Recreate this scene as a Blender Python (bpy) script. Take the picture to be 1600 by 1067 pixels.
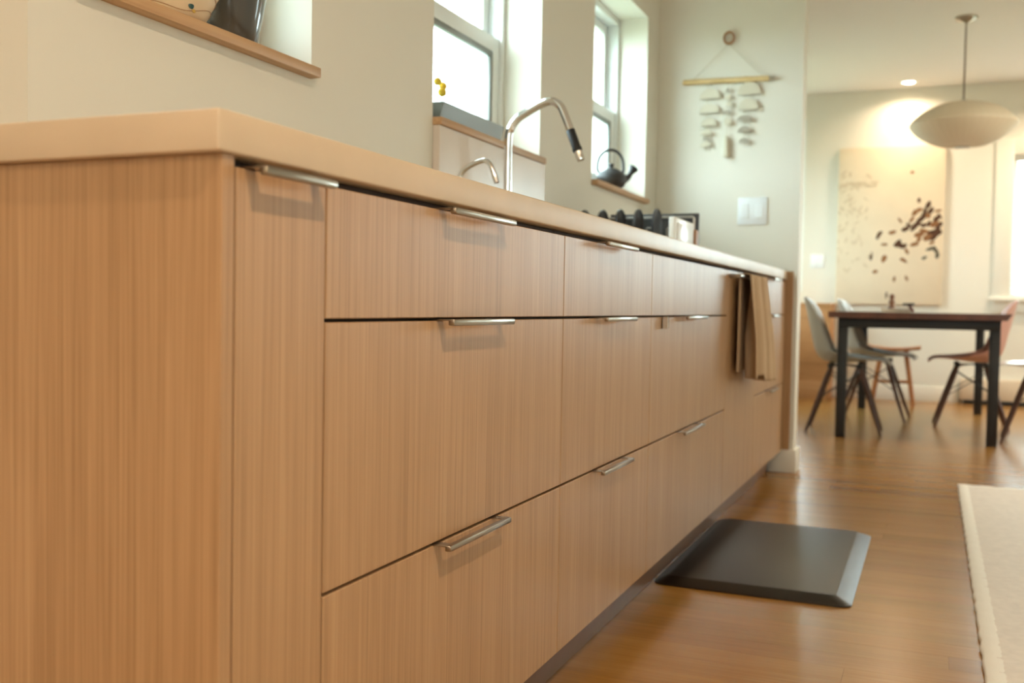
import bpy, bmesh, math, random
from math import pi, sin, cos, radians
from mathutils import Vector, Matrix
random.seed(7)
for o in list(bpy.data.objects): bpy.data.objects.remove(o)
scene = bpy.context.scene
COL = scene.collection

# ------------------------------------------------------------------ camera
cam_d = bpy.data.cameras.new('camera'); cam = bpy.data.objects.new('camera', cam_d); COL.objects.link(cam)
R_ = Vector((0.92108382, 0.3889568, 0.01781037)); U_ = Vector((-0.03045813, 0.0263746, 0.99918801)); F_ = Vector((-0.38817123, 0.92087838, -0.03614012))
mw = Matrix(((R_.x, U_.x, -F_.x, 0.61778), (R_.y, U_.y, -F_.y, -0.75961), (R_.z, U_.z, -F_.z, 0.73593), (0, 0, 0, 1)))
cam.matrix_world = mw
cam_d.sensor_width = 36; cam_d.lens = 1559.38 / 1600 * 36; cam_d.clip_start = 0.02; cam_d.clip_end = 200
cam_d.dof.use_dof = True; cam_d.dof.focus_distance = 1.6; cam_d.dof.aperture_fstop = 4.2
scene.camera = cam
# ------------------------------------------------------------------ world, exposure
w = bpy.data.worlds.new('sky'); scene.world = w; w.use_nodes = True
bg = w.node_tree.nodes['Background']; bg.inputs[0].default_value = (0.74, 0.965, 1.0, 1); bg.inputs[1].default_value = 15.0
vs = scene.view_settings
vs.view_transform = 'Standard'; vs.look = 'None'; vs.gamma = 1; vs.use_curve_mapping = False; vs.exposure = 0.12

WARM = (1.0, 0.76, 0.54)
KITCHEN_W, DINING_W, BACK_FILL_W = 33, 7.5, 33
def portal(name, loc, rot, sx, sy):
    l = bpy.data.lights.new(name, 'AREA'); l.shape = 'RECTANGLE'; l.size = sx; l.size_y = sy; l.cycles.is_portal = True
    o = bpy.data.objects.new(name, l); o.location = loc; o.rotation_euler = rot; COL.objects.link(o)
XW = -0.614                     # kitchen window wall plane
WINS = [(0.40, 1.04), (1.597, 2.37), (2.925, 3.688)]
for a, b in WINS: portal('window_portal', (-0.87, (a + b) / 2, 1.645), (0, -pi / 2, 0), 0.82, b - a)
portal('window_portal', (1.80, 8.42, 1.44), (-pi / 2, 0, 0), 1.25, 1.14)
portal('window_portal', (-0.64, 8.42, 1.65), (-pi / 2, 0, 0), 0.40, 1.5)
portal('window_portal', (3.42, 5.6, 1.55), (0, pi / 2, 0), 1.1, .8)
portal('window_portal', (-.97, 7.05, 1.55), (0, -pi / 2, 0), 1.1, .9)
portal('window_portal', (2.1, -3.22, 1.55), (pi / 2, 0, 0), .8, 1.1)

# ------------------------------------------------------------------ materials
def lin(c):
    return tuple((x / 12.92 if x <= 0.04045 else ((x + 0.055) / 1.055) ** 2.4) for x in [v / 255 for v in c]) + (1,)
def mat(name, rgb, rough=0.5, metal=0.0, spec=0.5, bump=0.0, bscale=80, var=0.0, vscale=6, trans=0.0, coat=0.0, ior=1.5):
    m = bpy.data.materials.new(name); m.use_nodes = True
    nt = m.node_tree; n = nt.nodes; L = nt.links; p = n['Principled BSDF']
    p.inputs['Base Color'].default_value = lin(rgb); p.inputs['Roughness'].default_value = rough
    p.inputs['Metallic'].default_value = metal; p.inputs['Specular IOR Level'].default_value = spec
    p.inputs['Transmission Weight'].default_value = trans; p.inputs['Coat Weight'].default_value = coat; p.inputs['IOR'].default_value = ior
    g = n.new('ShaderNodeNewGeometry')
    if var > 0:
        t = n.new('ShaderNodeTexNoise'); t.inputs['Scale'].default_value = vscale; t.inputs['Detail'].default_value = 5
        L.new(g.outputs['Position'], t.inputs['Vector'])
        r = n.new('ShaderNodeValToRGB'); c = lin(rgb)
        r.color_ramp.elements[0].position = 0.3; r.color_ramp.elements[1].position = 0.7
        r.color_ramp.elements[0].color = tuple(x * (1 - var) for x in c[:3]) + (1,)
        r.color_ramp.elements[1].color = tuple(min(1, x * (1 + var)) for x in c[:3]) + (1,)
        L.new(t.outputs['Fac'], r.inputs['Fac']); L.new(r.outputs['Color'], p.inputs['Base Color'])
    if bump > 0:
        t = n.new('ShaderNodeTexNoise'); t.inputs['Scale'].default_value = bscale; t.inputs['Detail'].default_value = 3
        L.new(g.outputs['Position'], t.inputs['Vector'])
        b = n.new('ShaderNodeBump'); b.inputs['Strength'].default_value = bump; b.inputs['Distance'].default_value = 0.002
        L.new(t.outputs['Fac'], b.inputs['Height']); L.new(b.outputs['Normal'], p.inputs['Normal'])
    return m
def wood(name, dark, mid, light, scale=(230, 230, 2.2), rough=0.42, wide=(16, 16, 0.45), spec=0.5, cath=0.5, use_attr=False, line=0.55, bw=0.55, bump=0.12):
    """straight-grained wood: fine fibre lines, broad tonal bands and wavy growth rings along the grain"""
    m = bpy.data.materials.new(name); m.use_nodes = True
    nt = m.node_tree; n = nt.nodes; L = nt.links; p = n['Principled BSDF']
    g = n.new('ShaderNodeNewGeometry'); oi = n.new('ShaderNodeObjectInfo')
    off = n.new('ShaderNodeVectorMath'); off.operation = 'SCALE'; off.inputs[0].default_value = (3.1, 2.3, 1.7)
    L.new(oi.outputs['Random'], off.inputs['Scale'])
    add = n.new('ShaderNodeVectorMath'); add.operation = 'ADD'
    L.new(g.outputs['Position'], add.inputs[0]); L.new(off.outputs[0], add.inputs[1])
    def noise(sc, detail, dist=0):
        mp = n.new('ShaderNodeMapping'); mp.inputs['Scale'].default_value = sc
        L.new(add.outputs[0], mp.inputs['Vector'])
        t = n.new('ShaderNodeTexNoise'); t.inputs['Scale'].default_value = 1; t.inputs['Detail'].default_value = detail
        t.inputs['Distortion'].default_value = dist
        L.new(mp.outputs[0], t.inputs['Vector']); return t
    fine = noise(scale, 3); broad = noise(wide, 4); ring = noise(tuple(x * 2.6 for x in wide), 2, 0.9)
    sn = n.new('ShaderNodeMath'); sn.operation = 'MULTIPLY'; sn.inputs[1].default_value = 26
    L.new(ring.outputs['Fac'], sn.inputs[0])
    s2 = n.new('ShaderNodeMath'); s2.operation = 'SINE'; L.new(sn.outputs[0], s2.inputs[0])
    # fac = fine*line + broad*.5 + ring*cath
    a = n.new('ShaderNodeMath'); a.operation = 'MULTIPLY_ADD'; L.new(fine.outputs['Fac'], a.inputs[0]); a.inputs[1].default_value = line
    b = n.new('ShaderNodeMath'); b.operation = 'MULTIPLY_ADD'; L.new(broad.outputs['Fac'], b.inputs[0]); b.inputs[1].default_value = bw; b.inputs[2].default_value = 0.5 - 0.5 * (line + bw)
    c = n.new('ShaderNodeMath'); c.operation = 'MULTIPLY_ADD'; L.new(s2.outputs[0], c.inputs[0]); c.inputs[1].default_value = 0.07 * cath; L.new(b.outputs[0], c.inputs[2])
    L.new(c.outputs[0], a.inputs[2])
    r = n.new('ShaderNodeValToRGB'); e = r.color_ramp.elements
    e[0].position = 0.30; e[0].color = lin(dark); e[1].position = 0.72; e[1].color = lin(light)
    x = e.new(0.50); x.color = lin(mid)
    L.new(a.outputs[0], r.inputs['Fac'])
    col = r.outputs['Color']
    if use_attr:
        at = n.new('ShaderNodeAttribute'); at.attribute_name = 'tint'
        mx = n.new('ShaderNodeMix'); mx.data_type = 'RGBA'; mx.blend_type = 'MULTIPLY'; mx.inputs['Factor'].default_value = 1
        L.new(col, mx.inputs['A']); L.new(at.outputs['Color'], mx.inputs['B']); col = mx.outputs['Result']
    L.new(col, p.inputs['Base Color']); p.inputs['Roughness'].default_value = rough; p.inputs['Specular IOR Level'].default_value = spec
    bp = n.new('ShaderNodeBump'); bp.inputs['Strength'].default_value = bump; bp.inputs['Distance'].default_value = 0.001
    L.new(fine.outputs['Fac'], bp.inputs['Height']); L.new(bp.outputs['Normal'], p.inputs['Normal'])
    return m
def glass_pane():
    m = bpy.data.materials.new('window_glass'); m.use_nodes = True
    nt = m.node_tree; n = nt.nodes; L = nt.links; n.remove(n['Principled BSDF'])
    tr = n.new('ShaderNodeBsdfTransparent'); gl = n.new('ShaderNodeBsdfGlossy'); gl.inputs['Roughness'].default_value = 0.02
    lw = n.new('ShaderNodeLayerWeight'); lw.inputs['Blend'].default_value = 0.5
    pw = n.new('ShaderNodeMath'); pw.operation = 'POWER'; pw.inputs[1].default_value = 5; L.new(lw.outputs['Facing'], pw.inputs[0])
    fr = n.new('ShaderNodeMath'); fr.operation = 'MULTIPLY_ADD'; fr.inputs[1].default_value = 0.9; fr.inputs[2].default_value = 0.04; L.new(pw.outputs[0], fr.inputs[0])
    mx = n.new('ShaderNodeMixShader'); L.new(fr.outputs[0], mx.inputs[0]); L.new(tr.outputs[0], mx.inputs[1]); L.new(gl.outputs[0], mx.inputs[2])
    L.new(mx.outputs[0], n['Material Output'].inputs['Surface']); return m
def emit(name, rgb, s):
    m = bpy.data.materials.new(name); m.use_nodes = True; p = m.node_tree.nodes['Principled BSDF']
    p.inputs['Emission Color'].default_value = (*rgb, 1); p.inputs['Emission Strength'].default_value = s
    return m
M = {}
M['veneer'] = wood('oak_veneer', (148, 112, 75), (172, 135, 96), (189, 153, 113), scale=(300, 300, 2.6), rough=0.40, cath=.45, line=.55, bw=.25)
M['oak_sill'] = wood('sill_oak', (172, 132, 92), (190, 150, 108), (202, 164, 122), scale=(150, 3, 150), wide=(14, 0.6, 14), rough=0.45)
M['floor'] = wood('floor_oak', (134, 95, 41), (158, 114, 55), (177, 133, 71), scale=(4, 170, 170), wide=(1.1, 18, 18), rough=0.24, use_attr=True, line=0.28, cath=.1, bw=.3, bump=0)
M['ground'] = mat('lawn_ground', (112, 118, 96), 0.9, var=.15, vscale=3)
M['floor_base'] = mat('floor_base', (140, 98, 52), 0.6)
M['walnut'] = wood('walnut_top', (66, 34, 22), (92, 50, 32), (116, 66, 42), scale=(120, 4, 120), wide=(12, 0.7, 12), rough=0.35)
M['dark_leg'] = wood('dark_beech', (58, 32, 22), (76, 44, 30), (92, 56, 38), rough=0.4)
M['orange_wood'] = wood('orange_wood', (138, 84, 40), (166, 104, 54), (186, 122, 66), scale=(120, 120, 8), rough=0.4)
M['console'] = wood('console_wood', (168, 122, 76), (184, 136, 88), (196, 150, 102), scale=(4, 120, 120), wide=(0.8, 10, 10), rough=0.5)
M['dowel'] = wood('light_dowel', (196, 166, 112), (214, 186, 132), (226, 200, 150), scale=(5, 120, 120), rough=0.6)
M['wall'] = mat('wall_paint', (229, 226, 214), 0.6, spec=0.3, bump=0.06, bscale=300)
M['ceiling'] = mat('ceiling_paint', (226, 222, 216), 0.8, spec=0.2, bump=0.05, bscale=300)
M['trim'] = mat('white_trim', (232, 228, 216), 0.4)
M['sash'] = mat('white_vinyl', (232, 236, 234), 0.35)
M['quartz'] = mat('cream_quartz', (198, 178, 150), 0.38, var=0.05, vscale=9)
M['splash'] = mat('splash_panel', (222, 210, 198), 0.25, var=0.02)
M['steel'] = mat('brushed_nickel', (158, 150, 138), 0.28, metal=1.0)
M['chrome'] = mat('chrome', (226, 228, 230), 0.08, metal=1.0)
M['black_rub'] = mat('black_rubber', (22, 23, 25), 0.5)
M['dark_in'] = mat('carcass_shadow', (60, 42, 30), 0.7)
M['toe'] = mat('toe_kick_laminate', (116, 84, 62), 0.45, var=0.08, vscale=20)
M['mat_foam'] = mat('dark_brown_foam', (30, 21, 15), 0.32, bump=0.25, bscale=420, spec=0.45)
M['black_metal'] = mat('black_powder_coat', (26, 27, 30), 0.45)
M['shell_grey'] = mat('grey_plastic', (176, 176, 170), 0.35)
M['shell_pink'] = mat('blush_plastic', (198, 150, 134), 0.38)
M['shell_white'] = mat('white_plastic', (228, 228, 226), 0.3)
M['cord_grey'] = mat('grey_cord', (120, 104, 90), 0.7)
M['lamp_shade'] = mat('cream_vinyl_shade', (238, 226, 202), 0.55, spec=0.3)
M['rib'] = mat('shade_rib', (226, 212, 186), 0.6)
M['rug'] = mat('cream_cotton', (226, 220, 212), 0.9, spec=0.1, var=0.05, vscale=40, bump=0.4, bscale=500)
M['rug_edge'] = mat('white_cotton_binding', (236, 234, 226), 0.85, spec=0.1, bump=0.3, bscale=300)
M['towel'] = mat('taupe_linen', (198, 170, 138), 0.95, spec=0.1, bump=0.5, bscale=700)
M['iron'] = mat('cast_iron', (44, 42, 42), 0.5, bump=0.5, bscale=260)
M['charcoal'] = mat('charcoal_enamel', (58, 62, 66), 0.4)
M['plate_dk'] = mat('slate_glaze', (64, 66, 70), 0.35)
M['wire'] = mat('pale_wire', (196, 196, 192), 0.3, metal=0.6)
M['white_gloss'] = mat('white_gloss', (240, 240, 236), 0.25)
M['cutting'] = wood('board_wood', (150, 104, 64), (176, 128, 84), (194, 148, 102), rough=0.5)
M['vase_dk'] = mat('dark_grey_glaze', (70, 68, 64), 0.16, coat=0.5)
M['bowl'] = mat('cream_glaze', (226, 204, 172), 0.3, var=0.05, vscale=14)
M['teal'] = mat('teal_glaze_dot', (44, 84, 84), 0.3)
M['ochre'] = mat('ochre_glaze_dot', (198, 160, 70), 0.3)
M['bowl_line'] = mat('brown_glaze_line', (170, 130, 92), 0.4)
M['zinc'] = mat('grey_zinc', (128, 130, 126), 0.4, metal=0.35)
M['clear'] = mat('clear_glass', (245, 250, 250), 0.03, trans=1.0, ior=1.45)
M['frost'] = mat('frosted_glass', (224, 230, 230), 0.35, trans=0.7, ior=1.4)
M['button'] = mat('yellow_flower_head', (242, 204, 74), 0.9, bump=1.0, bscale=900, spec=0.1)
M['stem'] = mat('pale_stem', (176, 184, 128), 0.7)
M['rattan'] = mat('brown_rattan', (164, 122, 84), 0.6)
M['cord'] = mat('pale_cotton_cord', (206, 198, 176), 0.9)
M['shell_pc'] = mat('pearl_shell', (212, 206, 186), 0.35)
M['shell_dk'] = mat('grey_shell', (170, 162, 146), 0.45)
M['switch'] = mat('switch_plastic', (236, 240, 242), 0.3)
M['canvas'] = mat('painted_canvas', (228, 212, 186), 0.85, spec=0.1, var=0.03, vscale=5, bump=0.3, bscale=500)
M['ink_dk'] = mat('sepia_paint', (76, 46, 24), 0.8, var=0.3, vscale=40)
M['ink_md'] = mat('umber_paint', (140, 96, 58), 0.8, var=0.2, vscale=40)
M['ink_lt'] = mat('pale_ochre_paint', (210, 192, 164), 0.85, var=0.05, vscale=30)
M['ink_gr'] = mat('grey_green_paint', (88, 80, 66), 0.8, var=0.2, vscale=40)
M['blind'] = mat('white_blind', (238, 238, 234), 0.6)
M['paper'] = mat('white_paper', (236, 228, 212), 0.8)
M['bronze'] = mat('brown_figure', (118, 78, 52), 0.5)
M['redbrown'] = mat('red_brown_wood', (110, 52, 36), 0.5)
M['heater'] = mat('cream_enamel', (222, 206, 182), 0.4)
M['glass'] = glass_pane()
M['bulb'] = emit('lamp_glow', (1.0, 0.78, 0.5), 30)

# ------------------------------------------------------------------ mesh helpers
def box(bm, x0, x1, y0, y1, z0, z1, bev=0.0, seg=2, only=None):
    r = bmesh.ops.create_cube(bm, size=1.0); vs_ = r['verts']
    for v in vs_:
        v.co = Vector((x0 + (v.co.x + .5) * (x1 - x0), y0 + (v.co.y + .5) * (y1 - y0), z0 + (v.co.z + .5) * (z1 - z0)))
    if bev > 0:
        es = list({e for v in vs_ for e in v.link_edges})
        if only: es = [e for e in es if only(e)]
        bmesh.ops.bevel(bm, geom=es, offset=bev, segments=seg, profile=0.5, affect='EDGES')
def BX(*a, **k):
    bm = bmesh.new(); box(bm, *a, **k); return bm
def spline(pts, n=8):
    P = [Vector(p) for p in pts]; out = []
    for i in range(len(P) - 1):
        p0 = P[max(i - 1, 0)]; p1 = P[i]; p2 = P[i + 1]; p3 = P[min(i + 2, len(P) - 1)]
        for k in range(n):
            t = k / n
            out.append(0.5 * ((2 * p1) + (p2 - p0) * t + (2 * p0 - 5 * p1 + 4 * p2 - p3) * t * t + (3 * p1 - p0 - 3 * p2 + p3) * t ** 3))
    out.append(P[-1]); return out
def tube(bm, pts, rad, seg=10, cap=True, closed=False):
    P = [Vector(p) for p in pts]; n = len(P); rr = rad if isinstance(rad, (list, tuple)) else [rad] * n
    prev = None; rings = []
    for i, p in enumerate(P):
        if closed: t = (P[(i + 1) % n] - P[i - 1]).normalized()
        else: t = (P[min(i + 1, n - 1)] - P[max(i - 1, 0)]).normalized()
        if prev is None:
            a = Vector((0, 0, 1)) if abs(t.z) < .9 else Vector((1, 0, 0)); u = t.cross(a).normalized()
        else: u = (prev - t * prev.dot(t)).normalized()
        prev = u; v = t.cross(u)
        rings.append([bm.verts.new(p + (u * cos(2 * pi * k / seg) + v * sin(2 * pi * k / seg)) * rr[i]) for k in range(seg)])
    m = n if closed else n - 1
    for i in range(m):
        A, B = rings[i], rings[(i + 1) % n]
        for k in range(seg): bm.faces.new((A[k], A[(k + 1) % seg], B[(k + 1) % seg], B[k]))
    if cap and not closed:
        bm.faces.new(list(reversed(rings[0]))); bm.faces.new(rings[-1])
def TB(*a, **k):
    bm = bmesh.new(); tube(bm, *a, **k); return bm
def lathe(bm, prof, c=(0, 0, 0), seg=32, axis='z'):
    c = Vector(c); rings = []
    for r, z in prof:
        if r < 1e-6: rings.append([bm.verts.new(c + Vector((0, 0, z)))])
        else: rings.append([bm.verts.new(c + Vector((r * cos(2 * pi * k / seg), r * sin(2 * pi * k / seg), z))) for k in range(seg)])
    for A, B in zip(rings, rings[1:]):
        for k in range(seg):
            q = [A[k % len(A)], A[(k + 1) % len(A)], B[(k + 1) % len(B)], B[k % len(B)]]
            f = []
            for x in q:
                if x not in f: f.append(x)
            if len(f) >= 3: bm.faces.new(f)
def LT(*a, **k):
    bm = bmesh.new(); lathe(bm, *a, **k); return bm
def extrude_poly(bm, pts, d):
    """prism from planar points pts, extruded by vector d"""
    d = Vector(d); A = [bm.verts.new(Vector(p)) for p in pts]; B = [bm.verts.new(Vector(p) + d) for p in pts]
    n = len(A); bm.faces.new(A); bm.faces.new(list(reversed(B)))
    for i in range(n): bm.faces.new((A[i], B[i], B[(i + 1) % n], A[(i + 1) % n]))
def wloc(p):
    v = Vector((0, 0, 0))
    while p is not None: v += p.location; p = p.parent
    return v
def obj(name, bm, m, parent=None, label=None, smooth=40, origin=None):
    """one mesh object from world-space geometry"""
    bmesh.ops.recalc_face_normals(bm, faces=bm.faces)
    me = bpy.data.meshes.new(name); o = bpy.data.objects.new(name, me); COL.objects.link(o)
    if parent is not None: o.parent = parent; base = wloc(parent); o.location = (0, 0, 0)
    else:
        base = Vector(origin) if origin is not None else Vector((0, 0, 0)); o.location = base
    if base.length > 0: bmesh.ops.translate(bm, vec=-base, verts=bm.verts)
    bm.to_mesh(me); bm.free(); me.materials.append(M[m] if isinstance(m, str) else m)
    if smooth:
        me.polygons.foreach_set('use_smooth', [True] * len(me.polygons)); me.set_sharp_from_angle(angle=radians(smooth))
    if label: o['label'] = label
    return o
def tag(o, label, cat, group=None):
    o['label'] = label; o['category'] = cat
    if group: o['group'] = group
    return o
def thing(name, label, cat, loc=(0, 0, 0), group=None):
    o = bpy.data.objects.new(name, None); COL.objects.link(o); o.location = loc; o.empty_display_size = .1
    return tag(o, label, cat, group)
def struct(name, bm, m, parent=None, smooth=0):
    o = obj(name, bm, m, parent, smooth=smooth)
    if parent is None: o['kind'] = 'structure'
    return o
def struct_root(name, loc=(0, 0, 0)):
    o = bpy.data.objects.new(name, None); COL.objects.link(o); o.location = loc; o['kind'] = 'structure'; return o
def copy_tree(root, loc, rotz, label, group=None):
    r = root.copy(); COL.objects.link(r); r.location = loc; r.rotation_euler = (0, 0, rotz); r['label'] = label
    if group: r['group'] = group
    for ch in list(root.children):
        c = ch.copy(); COL.objects.link(c); c.parent = r
        for g in list(ch.children):
            d = g.copy(); COL.objects.link(d); d.parent = c
    return r

# ================================================================== THE SETTING
H = 2.592; YS0, YS1 = 3.89, 4.01; YF = 8.2; SX = 0.05
floor = struct('floor', BX(-1.1, 3.4, -3.2, 8.4, -0.08, -0.004), 'floor_base')
PW = 0.086
def plank(bm, x0, x1, y0, tint):
    n0 = len(bm.verts)
    lay = bm.loops.layers.color.get('tint') or bm.loops.layers.color.new('tint')
    before = set(bm.faces)
    box(bm, x0 + .0002, x1 - .0002, y0 + .0002, min(y0 + PW, 8.2) - .0002, -0.004, 0.0)
    for f in bm.faces:
        if f not in before:
            for l in f.loops: l[lay] = tint
rest = bmesh.new(); rng = random.Random(3)
rows = int(11.2 / PW) + 1
for i in range(rows):
    y0 = -3.0 + i * PW
    if y0 > 8.19: break
    near = 0.62 < y0 < 2.95
    x = -0.86 - rng.random() * 1.2
    while x < 3.2:
        ln = rng.uniform(0.7, 1.7); a, b = max(x, -0.86), min(x + ln, 3.2); x += ln
        if b - a < .02: continue
        v = rng.uniform(0.93, 1.06); t = (v, v * rng.uniform(.97, 1.02), v * rng.uniform(.93, 1.03), 1)
        if near and b > -0.06 and a < 0.95:
            bm = bmesh.new(); plank(bm, a, b, y0, t); obj('plank', bm, 'floor', floor, smooth=0)
        else: plank(rest, a, b, y0, t)
pr = obj('planks', rest, 'floor', floor, smooth=0); pr['kind'] = 'stuff'
gr = bmesh.new()
for q in ((-40, -1.1, -40, 40), (3.4, 40, -40, 40), (-1.1, 3.4, -40, -3.2), (-1.1, 3.4, 8.4, 40)): box(gr, q[0], q[1], q[2], q[3], -.40, -.30)
struct('ground', gr, 'ground')
struct('ceiling', BX(-0.95, 3.4, -3.0, 8.4, H, H + .1), 'ceiling')
# window wall with three openings
bm = bmesh.new(); XO = -0.85; ZS, ZH = 1.208, 2.05
box(bm, XO, XW, 0.32, YS0, 0, ZS); box(bm, XO, XW, 0.32, YS0, ZH, H)
ys = [0.32] + [v for w_ in WINS for v in w_] + [YS0]
for a, b in zip(ys[::2], ys[1::2]): box(bm, XO, XW, a, b, ZS, ZH)
struct('wall_left', bm, 'wall')
struct('wall_recess', BX(-1.1, -0.86, -3.0, 0.32, 0, H), 'wall')
# partition beside the counter run
struct('wall_partition', BX(-0.85, SX, YS0, YS1, 0, H), 'wall')
bm = bmesh.new(); box(bm, -0.07, SX + .014, YS0 - .014, YS1 + .014, 0.0, 0.105, bev=.003)
struct('baseboard_partition', bm, 'trim', smooth=30)
bm = bmesh.new()
W6 = (5.2, 6.0, 1.0, 2.1); W7 = (1.7, 2.5, 1.0, 2.1)  # back-wall window W7 is unseen, added to brighten the partition and rug
box(bm, 3.2, 3.4, -3.1, 8.2, W6[3], H); box(bm, 3.2, 3.4, -3.1, 8.2, -.05, W6[2])
for ya, yb in ((-3.1, W6[0]), (W6[1], 8.2)): box(bm, 3.2, 3.4, ya, yb, W6[2], W6[3])
struct('wall_right', bm, 'wall')
bm = bmesh.new()
box(bm, -1.1, 3.2, -3.2, -3.0, W7[3], H); box(bm, -1.1, 3.2, -3.2, -3.0, -.05, W7[2])
for xa, xb in ((-1.1, W7[0]), (W7[1], 3.2)): box(bm, xa, xb, -3.2, -3.0, W7[2], W7[3])
struct('wall_back', bm, 'wall')
W8 = (6.6, 7.5, 1.0, 2.1); bm = bmesh.new()
box(bm, -0.95, -0.85, YS0, 8.2, -.05, W8[2]); box(bm, -0.95, -0.85, YS0, 8.2, W8[3], H)
box(bm, -0.95, -0.85, YS0, W8[0], W8[2], W8[3]); box(bm, -0.95, -0.85, W8[1], 8.2, W8[2], W8[3])
struct('wall_dining', bm, 'wall')
a, b, z0, z1 = W8; r = struct_root('window_8', (-.85, 7.05, 1.0)); fb = bmesh.new(); c = (a + b) / 2
for q in ((a, a + .05, z0, z1), (c - .025, c + .025, z0, z1), (b - .05, b, z0, z1), (a + .05, b - .05, z0, z0 + .05), (a + .05, b - .05, z1 - .05, z1)): box(fb, -.93, -.89, *q, bev=.002)
f = obj('window_frame', fb, 'sash', r, smooth=30)
for y0, y1 in ((a + .05, c - .025), (c + .025, b - .05)): obj('pane', BX(-.912, -.908, y0, y1, z0 + .05, z1 - .05), 'glass', f, smooth=0)
bm = bmesh.new(); W4 = (1.178, 2.42, .87, 2.01); W5 = (-0.84, -0.44, .9, 2.4)
box(bm, -0.95, W5[0], 8.2, 8.4, 2.1, H); box(bm, W5[0], W5[1], 8.2, 8.4, W5[3], H); box(bm, W5[1], 3.4, 8.2, 8.4, 2.1, H); box(bm, -0.95, 3.4, 8.2, 8.4, -.05, .4)
box(bm, -0.95, W5[0], 8.2, 8.4, .4, 2.1); box(bm, W5[0], W5[1], 8.2, 8.4, .4, W5[2]); box(bm, W5[1], W4[0], 8.2, 8.4, .4, 2.1); box(bm, W4[1], 3.4, 8.2, 8.4, .4, 2.1)
box(bm, W4[0], W4[1], 8.2, 8.4, .4, W4[2]); box(bm, W4[0], W4[1], 8.2, 8.4, W4[3], 2.1)
struct('wall_far', bm, 'wall')
struct('baseboard_far', BX(-0.85, 0.82, 8.182, 8.2, 0, 0.125, bev=.003), 'trim', smooth=30)
# ---- kitchen double-hung windows
def frame4(bm, xa, xb, ya, yb, za, zb, wv, wh0, wh1, bev=.003):
    box(bm, xa, xb, ya, ya + wv, za, zb, bev=bev); box(bm, xa, xb, yb - wv, yb, za, zb, bev=bev)
    box(bm, xa, xb, ya + wv, yb - wv, za, za + wh0, bev=bev); box(bm, xa, xb, ya + wv, yb - wv, zb - wh1, zb, bev=bev)
SILL_T = 1.229
for i, (a, b) in enumerate(WINS):
    r = struct_root('window_%d' % (i + 1), (XW, (a + b) / 2, ZS))
    fb = bmesh.new(); frame4(fb, -0.845, -0.746, a, b, SILL_T - .002, ZH, .024, .02, .03)
    obj('window_frame', fb, 'sash', r, smooth=30)
    lo = bmesh.new(); frame4(lo, -0.792, -0.757, a + .026, b - .026, SILL_T + .018, 1.628, .045, .045, .05)
    s = obj('lower_sash', lo, 'sash', r, smooth=30)
    obj('pane', BX(-0.776, -0.772, a + .072, b - .072, SILL_T + .064, 1.577), 'glass', s, smooth=0)
    sc = bmesh.new(); frame4(sc, -0.771, -0.7585, a + .0705, b - .0705, SILL_T + .0625, 1.5785, .020, .014, .020, bev=.001)
    obj('glazing_bead', sc, 'zinc', s, 'grey glazing bead', smooth=30)
    up = bmesh.new(); frame4(up, -0.832, -0.797, a + .026, b - .026, 1.59, ZH - .031, .045, .045, .04)
    s = obj('upper_sash', up, 'sash', r, smooth=30)
    obj('pane', BX(-0.817, -0.813, a + .072, b - .072, 1.636, ZH - .072), 'glass', s, smooth=0)
    sb = BX(-0.744, -0.588, a + .0008, b - .0008, ZS + .0002, SILL_T, bev=.002)
    obj('window_sill', sb, 'oak_sill', r, 'pale oak window ledge', smooth=30)
# ---- dining windows
r = struct_root('window_4', (1.8, 8.2, .87)); a, b, z0, z1 = W4
cb = bmesh.new(); cw = .13
box(cb, a - cw, a, 8.178, 8.2, z0 - .12, z1 + cw, bev=.003); box(cb, b, b + cw, 8.178, 8.2, z0 - .12, z1 + cw, bev=.003)
box(cb, a, b, 8.178, 8.2, z1, z1 + cw, bev=.003); box(cb, a, b, 8.178, 8.2, z0 - .12, z0 - .03, bev=.003)
obj('casing', cb, 'trim', r, smooth=30)
obj('window_stool', BX(a - cw - .02, b + cw + .02, 8.14, 8.2, z0 - .03, z0, bev=.004), 'trim', r, smooth=30)
fb = bmesh.new()
for q in ((a, a + .035, z0, z1), (b - .035, b, z0, z1), (a, b, z0, z0 + .035), (a, b, z1 - .035, z1), ((a + b) / 2 - .02, (a + b) / 2 + .02, z0, z1)):
    box(fb, q[0], q[1], 8.30, 8.34, q[2], q[3], bev=.002)
f = obj('window_frame', fb, 'sash', r, smooth=30)
obj('pane', BX(a + .035, (a + b) / 2 - .02, 8.318, 8.322, z0 + .035, z1 - .035), 'glass', f, smooth=0)
obj('pane', BX((a + b) / 2 + .02, b - .035, 8.318, 8.322, z0 + .035, z1 - .035), 'glass', f, smooth=0)
sl = bmesh.new()
for k in range(26):
    z = z0 + .03 + k * .042
    extrude_poly(sl, [(a + .012, 8.235, z - .002), (a + .012, 8.262, z + .006), (a + .012, 8.262, z + .0075), (a + .012, 8.235, z - .0005)], (b - a - .024, 0, 0))
o = obj('blind_slats', sl, 'blind', r, smooth=0); o['kind'] = 'stuff'
obj('headrail', BX(a + .006, b - .006, 8.222, 8.275, z1 - .045, z1 - .001, bev=.003), 'blind', r, smooth=30)
obj('bottom_rail', BX(a + .01, b - .01, 8.232, 8.265, z0 + .002, z0 + .024, bev=.003), 'blind', r, smooth=30)
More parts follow.
